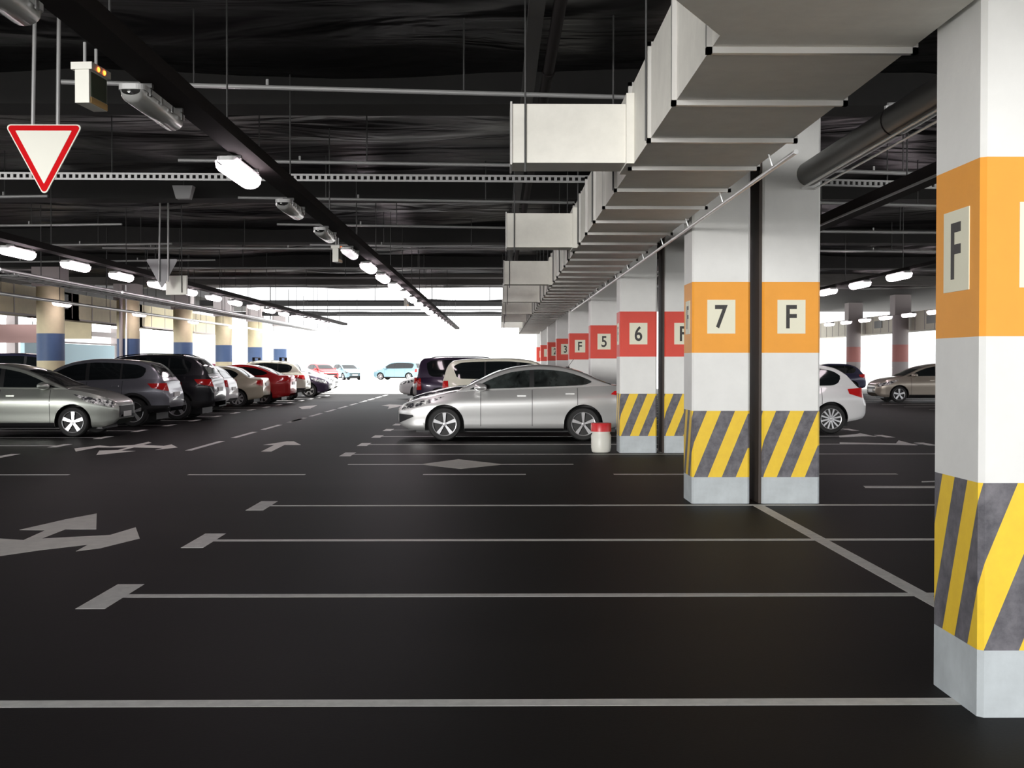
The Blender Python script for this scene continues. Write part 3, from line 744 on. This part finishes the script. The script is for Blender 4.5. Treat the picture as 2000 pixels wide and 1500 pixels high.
    ga, gb_ = p['dlo']           # side glass start and end
    bp = p['bp']; cp = p.get('cp')
    lo = p.get('wlo', .035); hi = p.get('whi', .045)
    def win(sgn, ua, ub, tuck=1):
        def fn(a, b_):
            u = ua+(ub-ua)*a; s, tp, ze = sec(u); z0 = zt(u)+lo; z1 = max(z0+.002, ze-hi)
            # round the rear end of the glass
            if tuck and ub == gb_:
                e = (u-(gb_-.22))/.22
                if e > 0: z0 = z0+(z1-z0)*.55*(1-math.sqrt(max(0, 1-e*e))); z1 = z1-(z1-z0)*.35*(1-math.sqrt(max(0, 1-e*e)))
            z = z0+(z1-z0)*b_
            return (L/2-u, sgn*gy(u, z), z)
        return fn
    mg = p.get('glass', M_GLASS)
    for sgn in (-1, 1):
        patch('window_surround', M_BLACKP, win(sgn, ga, gb_), 24, 4, .005)
        segs = [(ga+.04, bp-.045), (bp+.045, (cp-.02) if cp else gb_)]
        if cp: segs.append((cp+.03, gb_))
        for a, b_ in segs: patch('side_window', mg, win(sgn, a, b_), 12, 4, .009)
        # door seams
        for us in p['seams']:
            z0 = max(zb(us)+.09, arch(us)+.01) if arch(us) else zb(us)+.09
            patch('door_seam', M_BLACKP, side_fn(sgn, [(us, z0), (us+.01, z0), (us+.01, zt(us)-.01), (us, zt(us)-.01)]), 1, 10, .003)
        if detail > 1:
            for uh, zh in p['handles']:
                y = sgn*(tw(uh, zh)+.018); MB().cbox(L/2-uh-.09, L/2-uh+.09, y-.013, y+.013, zh-.013, zh+.015, .01).build('door_handle', p.get('hm', pm), t)
        sill = p.get('sill', .10)
        patch('sill', p.get('sillm', M_BLACKP), side_fn(sgn, [(fo+R+.06, zb(fo+R)-.02+.02), (fo+wb-R-.06, zb(L/2)), (fo+wb-R-.06, zb(L/2)+sill), (fo+R+.06, zb(L/2)+sill)]), 14, 2, .006)
        if 'cladding' in p:
            for uc in (fo, fo+wb):
                def fn(a, b_, uc=uc):
                    th = PI*a; r_ = R+.055+.06*b_; u = uc-math.cos(th)*r_; z = R+math.sin(th)*r_; return (L/2-u, sgn*tw(u, z), z)
                patch('arch_cladding', M_BLACKP, fn, 24, 2, .008)
        patch('headlamp', M_HEAD, side_fn(sgn, p['head']), 10, 4, .006)
        if 'fog' in p: patch('fog_recess', M_BLACKP, side_fn(sgn, p['fog']), 8, 3, .006)
        patch('tail_lamp', M_TAIL, side_fn(sgn, p['tail']), 10, 4, .007)
        # mirror
        um = p['mir']; zm = zt(um)+.07; mo = MB()
        rr_ = []
        for i in range(9):
            th = PI*i/8; rr_.append((max(.001, math.sin(th)), -math.cos(th)))
        mo.lathe([(r_*.085, h_*.11) for r_, h_ in rr_], 14)
        m_ = mo.build('mirror', p.get('mm', pm), t, 40); m_.matrix_local = Matrix.Translation((L/2-um, sgn*(tw(um, zt(um))+.07), zm)) @ Matrix.Diagonal((.75, 1.1, .75, 1))
        m_.matrix_local = Matrix.Translation((L/2-um, sgn*(hw+.02), zm)) @ Matrix.Rotation(PI/2, 4, 'X') @ Matrix.Diagonal((1.5, .95, 1.15, 1))
        for uc, s2 in ((fo, 0), (fo+wb, 0)):
            yw = sgn*(tw(uc, R+.2)-.125)
            make_wheel(t, L/2-uc, yw, sgn, R, p['sp'], p.get('rim', M_RIM), p.get('split', False))
            q = MB(); n_ = 18; Ra = R+.05; g = []
            for i in range(n_+1):
                th = PI*i/n_; g.append([(L/2-uc+math.cos(th)*Ra, sgn*(tw(uc, R)-.03), R+math.sin(th)*Ra), (L/2-uc+math.cos(th)*Ra, sgn*(hw-.36), R+math.sin(th)*Ra)])
            q.grid(g); q.add([r_[1] for r_ in g]+[(L/2-uc+Ra, sgn*(hw-.36), .16), (L/2-uc-Ra, sgn*(hw-.36), .16)], [tuple(list(range(n_+1))+[n_+2, n_+1])])
            q.build('wheel_well', M_BLACKP, t)
    # windscreens
    def scr(ua, ub, fy):
        def fn(a, b_):
            u = ua+(ub-ua)*a; s, tp, ze = sec(u); yy = (b_*2-1)*fy
            ye = s[-1][0]; k = min(1, max(zr(u)-(zt(u)-.012), .002)/.2)
            z = ze+(.055-.03*(abs(yy)**2.2))*k
            return (L/2-u, yy*ye, z)
        return fn
    ua, ub = p['ws']; patch('windscreen', M_GLASS, scr(ua, ub, .88), 14, 12, .010)
    ua, ub = p['rw']; patch('rear_window', p.get('rglass', M_GLASS), scr(ua, ub, .84), 14, 12, .012)
    # underbody, grille, plates
    MB().box(-L/2+.35, L/2-.35, -hw+.37, hw-.37, .15, .5).build('underbody', M_BLACKP, t)
    zg = p.get('grille', (.50, .60)); xf = L/2
    def front(z0, z1, fy):
        def fn(a, b_):
            yy = (b_*2-1)*fy; z = z0+(z1-z0)*a
            u = 0
            for _ in range(26):
                if abs(yy) <= tw(u, z): break
                u += .02
            return (xf-u, yy, z)
        return fn
    patch('grille', M_BLACKP, front(zg[0], zg[1], .55 if W > 1.7 else .5), 3, 16, .008)
    patch('air_intake', M_BLACKP, front(.38, .44, .5), 2, 12, .008)
    MB().box(xf+.012, xf+.022, -.26, .26, .40, .51).build('number_plate', M_NUM, t)
    zp = p.get('rp', .62)
    MB().box(-xf-.022, -xf-.008, -.26, .26, zp, zp+.11).build('number_plate', M_NUM, t)
    if 'lowbump' in p:
        zl = p['lowbump']
        for sgn in (-1, 1): patch('bumper_trim', M_BLACKP, side_fn(sgn, [(L-.62, .28), (L-.001, .36), (L-.001, zl), (L-.62, zl)]), 12, 3, .007)
    if p.get('rails'):
        for sgn in (-1, 1):
            a_, b2 = p['rails']; q = MB(); pr = None
            for i in range(11):
                u = a_+(b2-a_)*i/10; yy = gy(u, sec(u)[2])*.93; v = Vector((L/2-u, sgn*yy, sec(u)[2]+.03+(.035 if 0 < i < 10 else 0)))
                if pr: q.tube(pr, v, .014, 8)
                pr = v
            q.build('roof_rail', p.get('railm', M_CHROME), t, 40)
    if p.get('crossbars'):
        for u in p['crossbars']:
            yy = gy(u, sec(u)[2])
            MB().box(L/2-u-.04, L/2-u+.04, -yy, yy, H+.06, H+.09).box(L/2-u-.05, L/2-u+.05, -yy-.0, -yy+.06, H-.05, H+.09).box(L/2-u-.05, L/2-u+.05, yy-.06, yy, H-.05, H+.09).build('roof_bar', M_TRAY, t)
    if p.get('antenna'):
        u = p['antenna']; MB().tube((L/2-u, 0, zr(u)-.01), (L/2-u-.13, 0, zr(u)+.17), .005, 6).box(L/2-u-.05, L/2-u+.03, -.02, .02, zr(u)-.02, zr(u)+.02).build('antenna', M_BLACKP, t)
    return t

def sedan(**k):      # smooth modern saloon
    d = dict(L=4.62, W=1.81, H=1.48, fo=.92, wb=2.70, R=.325,
             top=[(0, .60), (.06, .67), (.25, .75), (.7, .86), (1.25, .95), (2.2, .985), (3.4, 1.03), (4.1, 1.06), (4.5, 1.06), (4.62, .92)],
             roof=[(1.10, .93), (1.55, 1.16), (1.95, 1.345), (2.3, 1.44), (2.75, 1.48), (3.15, 1.455), (3.6, 1.34), (4.05, 1.14), (4.3, 1.04)],
             dlo=(1.42, 3.78), bp=2.62, seams=(1.62, 2.62, 3.5), handles=((2.42, .87), (3.36, .91)), mir=1.62, ws=(1.22, 2.02), rw=(3.42, 4.2),
             head=[(.06, .58), (.62, .72), (.95, .87), (.10, .69)], tail=[(4.62, .82), (4.15, .90), (4.22, .96), (4.62, 1.0)][::-1], fog=[(.03, .34), (.32, .47), (.30, .50), (.03, .52)], sp=5, grille=(.50, .60), rp=.72)
    d.update(k); return d
def hatch(**k):
    d = dict(L=4.21, W=1.76, H=1.51, fo=.85, wb=2.61, R=.31,
             top=[(0, .62), (.05, .70), (.2, .79), (.55, .90), (1.0, .97), (2.0, .975), (3.4, .99), (3.95, 1.0), (4.12, .97), (4.21, .72)],
             roof=[(.85, .93), (1.25, 1.12), (1.7, 1.33), (2.05, 1.44), (2.5, 1.505), (3.1, 1.50), (3.55, 1.43), (3.8, 1.30), (4.08, .98)],
             dlo=(1.12, 3.68), bp=2.32, cp=3.15, seams=(1.3, 2.32, 3.25), handles=((2.1, .84), (3.02, .87)), mir=1.42, ws=(1.06, 1.82), rw=(3.68, 4.03),
             head=[(.06, .60), (.55, .71), (.85, .88), (.10, .73)], tail=[(4.18, .75), (3.85, .85), (3.82, .95), (4.15, .98)][::-1], sp=5, rp=.65)
    d.update(k); return d
def suv(**k):
    d = dict(L=4.33, W=1.80, H=1.62, fo=.88, wb=2.63, R=.345,
             top=[(0, .66), (.05, .76), (.25, .87), (.7, .97), (1.1, 1.02), (2.0, 1.05), (3.4, 1.10), (4.0, 1.12), (4.22, 1.07), (4.33, .78)],
             roof=[(.98, 1.0), (1.35, 1.22), (1.75, 1.45), (2.1, 1.57), (2.6, 1.62), (3.2, 1.60), (3.75, 1.53), (3.95, 1.40), (4.2, 1.09)],
             dlo=(1.2, 3.78), bp=2.4, cp=3.2, seams=(1.4, 2.4, 3.25), handles=((2.2, .93), (3.1, .96)), mir=1.5, ws=(1.1, 1.85), rw=(3.85, 4.14),
             bot=[(0, .42), (.08, .32), (.35, .25), (1, .24), (3.6, .25), (4.0, .32), (4.28, .38), (4.33, .45)],
             head=[(.08, .70), (.55, .80), (.70, .92), (.10, .80)], tail=[(4.31, .84), (3.95, .92), (3.85, 1.02), (4.27, 1.03)][::-1], sp=5, cladding=1, lowbump=.5, rp=.7, grille=(.58, .72))
    d.update(k); return d
def bigsuv(**k):
    d = suv(L=4.70, W=1.90, H=1.76, fo=.9, wb=2.85, R=.37,
            top=[(0, .72), (.05, .84), (.25, .95), (.7, 1.05), (1.2, 1.10), (2.2, 1.13), (3.7, 1.17), (4.4, 1.18), (4.6, 1.12), (4.70, .82)],
            roof=[(1.15, 1.08), (1.5, 1.33), (1.9, 1.58), (2.3, 1.70), (2.9, 1.75), (3.6, 1.74), (4.1, 1.66), (4.35, 1.48), (4.58, 1.14)],
            bot=[(0, .45), (.08, .35), (.35, .27), (1, .26), (3.9, .27), (4.4, .34), (4.65, .40), (4.70, .48)],
            dlo=(1.35, 4.1), bp=2.65, cp=3.5, seams=(1.55, 2.65, 3.55), handles=((2.45, 1.0), (3.4, 1.02)), mir=1.7, ws=(1.3, 2.05), rw=(4.2, 4.52),
            head=[(.08, .76), (.55, .86), (.70, .98), (.10, .88)], tail=[(4.68, .88), (4.3, .96), (4.2, 1.08), (4.62, 1.08)][::-1], rp=.75, grille=(.6, .78))
    d.update(k); return d
def van(**k):
    d = dict(L=4.45, W=1.76, H=1.66, fo=.83, wb=2.85, R=.32,
             top=[(0, .62), (.05, .72), (.25, .83), (.7, .93), (1.1, 1.0), (2.0, 1.0), (3.4, 1.02), (4.3, 1.03), (4.42, 1.0), (4.45, .75)],
             roof=[(.85, .96), (1.2, 1.2), (1.6, 1.48), (1.9, 1.60), (2.6, 1.66), (3.4, 1.65), (4.1, 1.59), (4.28, 1.45), (4.42, 1.02)],
             dlo=(1.1, 4.1), bp=2.25, cp=3.2, seams=(1.25, 2.25, 3.3), handles=((2.05, .9), (3.15, .92)), mir=1.35, ws=(1.0, 1.72), rw=(4.22, 4.39),
             head=[(.08, .68), (.5, .76), (.6, .88), (.10, .80)], tail=[(4.44, .72), (4.25, .72), (4.27, 1.0), (4.42, 1.0)][::-1], sp=6, rp=.6, tum=.2)
    d.update(k); return d

# place by the pixel of one wheel contact on the near side: front or rear axle
def place(kind, label, p, wx, wy, axle, nose, pm, group=None, detail=2, rz=0):
    g = P(wx, wy); yc = g.y+p['W']/2-.02
    u = p['fo'] if axle == 'f' else p['fo']+p['wb']
    xl = p['L']/2-u                      # local x of axle
    X = g.x-xl if nose > 0 else g.x+xl
    return car(kind, label, p, X, yc, (0 if nose > 0 else PI)+rz, pm, group, detail)

SIL = paint('silver', (.74, .74, .73), .7); SIL2 = paint('pale_silver', (.40, .42, .38), .6); GREY = paint('grey_violet', (.20, .20, .23), .55)
BLK = paint('black', (.010, .010, .014), .2); BEI = paint('beige', (.60, .55, .42), .3); RED = paint('red', (.50, .012, .015), .2)
CREAMC = paint('cream_white', (.74, .72, .60), .0); WHT = paint('white', (.78, .78, .78), .0); PURP = paint('dark_purple', (.035, .02, .05), .3)
BLU = paint('light_blue', (.22, .36, .42), .1); CHAMP = paint('champagne', (.42, .37, .31), .5); DKB = paint('dark_blue', (.03, .03, .07), .3)

place('sedan', 'silver sedan parked side-on in the middle, beside the red topped bucket', sedan(sp=5, antenna=3.35, split=True, sill=.05, glass=mat('sedan_glass', (.03, .036, .035), .08, spec=.8, noise=.9, nscale=3)), 868, 861, 'f', -1, SIL)
G = 'cars in the left row'
place('hatchback', 'silver hatchback nosing out at the left edge', hatch(grille=(.40, .63)), 141, 854, 'f', 1, SIL2, G)
place('crossover', 'grey crossover with black cladding, rear out, behind the silver hatchback', suv(H=1.61), 259, 833, 'r', -1, GREY, G)
place('off_roader', 'large black off-roader, rear out, right of the grey crossover', bigsuv(rails=(1.9, 4.0)), 345, 820, 'r', -1, BLK, G)
place('hatchback', 'white car whose bumper peeks out right of the black off-roader', hatch(), 398, 804, 'r', -1, WHT, G, 1)
place('sedan', 'beige saloon with black door handle, rear out, left of the red car', sedan(L=4.48, H=1.42, sp=8, R=.30, hm=M_BLACKP, dlo=(1.42, 3.62),
      top=[(0, .60), (.06, .67), (.25, .74), (.7, .82), (1.25, .90), (2.2, .93), (3.4, .95), (3.95, .99), (4.40, .99), (4.48, .80)],
      roof=[(1.10, .88), (1.5, 1.10), (1.85, 1.30), (2.1, 1.385), (2.6, 1.42), (3.15, 1.41), (3.5, 1.33), (3.85, 1.12), (4.05, .98)],
      tail=[(4.46, .72), (4.28, .76), (4.28, .92), (4.46, .93)][::-1]), 463, 795, 'r', -1, BEI, G)
place('sedan', 'red fastback car, rear out, right of the beige saloon', sedan(H=1.44, R=.31, sp=7), 512, 790, 'r', -1, RED, G)
place('crossover', 'cream crossover with black roof bars, right of the red car', suv(H=1.66, crossbars=(2.2, 3.3), rails=(1.9, 3.7)), 556, 782, 'r', -1, CREAMC, G)
place('hatchback', 'dark purple car nosing out at the far end of the left row', hatch(), 603, 776, 'f', 1, PURP, G)
place('hatchback', 'white washed-out car behind the dark purple one in the left row', hatch(H=1.48), 620, 768.5, 'f', 1, WHT, G, 1)
# left second hall
place('van', 'dark van roof seen right of the nearest cream column', van(H=1.85, roof=[(.85, .96), (1.2, 1.3), (1.6, 1.65), (1.9, 1.80), (2.6, 1.85), (3.4, 1.85), (4.2, 1.83), (4.36, 1.7), (4.43, 1.02)]), 130, 800, 'f', 1, DKB, 'cars beyond the cream columns', 1)
place('hatchback', 'maroon car roof behind the silver hatchback at the left edge', hatch(H=1.56), 0, 810, 'f', 1, paint('maroon', (.16, .01, .05), .2), 'cars beyond the cream columns', 1)
place('hatchback', 'maroon car roof seen between the beige and cream cars', hatch(H=1.6), 478, 772, 'f', 1, paint('maroon', (.16, .01, .05), .2), 'cars beyond the cream columns', 1)
# right-hand row behind the silver sedan
G = 'cars behind the silver sedan'
place('sedan', 'black car nose with bright headlamp just behind the silver sedan bonnet', sedan(H=1.38, roof=[(1.25, .90), (1.7, 1.10), (2.1, 1.27), (2.45, 1.35), (2.8, 1.38), (3.2, 1.36), (3.6, 1.25), (4.05, 1.1), (4.3, 1.02)]), 870, 838, 'f', -1, BLK, G)
place('estate_car', 'cream estate car, rear out, behind the silver sedan', van(rails=None, H=1.62), 915, 812, 'r', 1, CREAMC, G)
place('minivan', 'dark purple minivan with roof rails behind the cream estate', van(H=1.72, rails=(1.8, 4.0),
      roof=[(.85, .96), (1.2, 1.25), (1.6, 1.54), (1.9, 1.66), (2.6, 1.72), (3.4, 1.72), (4.15, 1.69), (4.32, 1.58), (4.43, 1.02)], tail=[(4.44, .62), (4.28, .62), (4.30, 1.0), (4.42, 1.0)][::-1]), 858, 798, 'r', 1, PURP, G)
place('hatchback', 'small blue and white car nose left of the dark minivan', hatch(), 818, 780, 'f', -1, WHT, G, 1)
place('hatchback', 'silver car roof just above the silver sedan roof', hatch(H=1.55), 985, 790, 'f', 1, SIL, G, 1)
# right hall
place('hatchback', 'white hatchback with red tail lamp right of the orange F pillar', hatch(sp=12, R=.315, H=1.49, L=4.25), 1624, 847, 'r', -1, WHT)
place('hatchback', 'champagne hatchback beside the right orange pillar', hatch(H=1.53), 1757, 786, 'f', -1, CHAMP)
place('hatchback', 'small dark blue car beyond the white hatchback', hatch(H=1.45), 1664, 770, 'r', -1, DKB, None, 1)
# far outdoors
place('compact_car', 'pale blue hatchback standing in the bright exit, turned three-quarter', hatch(H=1.55, L=4.0), 700, 742, 'f', 1, BLU, 'cars beyond the bright exit', 1, rz=math.radians(-62))
place('compact_car', 'pale blue van-like car right of the blue hatchback in the bright exit', van(), 746, 742, 'f', -1, BLU, 'cars beyond the bright exit', 1, rz=math.radians(-20))
place('compact_car', 'pale red car left of the blue hatchback in the bright exit', hatch(), 655, 744, 'f', 1, RED, 'cars beyond the bright exit', 1, rz=math.radians(-60))

# ------------------------------------------------------------------ light
w = bpy.data.worlds.new('world'); scn.world = w; w.use_nodes = True
bg = w.node_tree.nodes['Background']; bg.inputs[0].default_value = (.97, .985, 1, 1); bg.inputs[1].default_value = 1.95
def sun(name, d, e, ang, col):
    l = bpy.data.lights.new(name, 'SUN'); l.energy = e; l.angle = math.radians(ang); l.color = col
    o = bpy.data.objects.new(name, l); C.objects.link(o); o.rotation_euler = Vector(d).to_track_quat('-Z', 'Y').to_euler()
sun('low_daylight', (.40, .9, -.01), 3.4, 14, (1, .985, .96))
sun('noon_sun', (-.25, -.3, -1), 9, 1, (1, .98, .95))
scn.view_settings.view_transform = 'Standard'; scn.view_settings.look = 'None'
scn.view_settings.exposure = .12; scn.view_settings.gamma = 1; scn.view_settings.use_curve_mapping = False
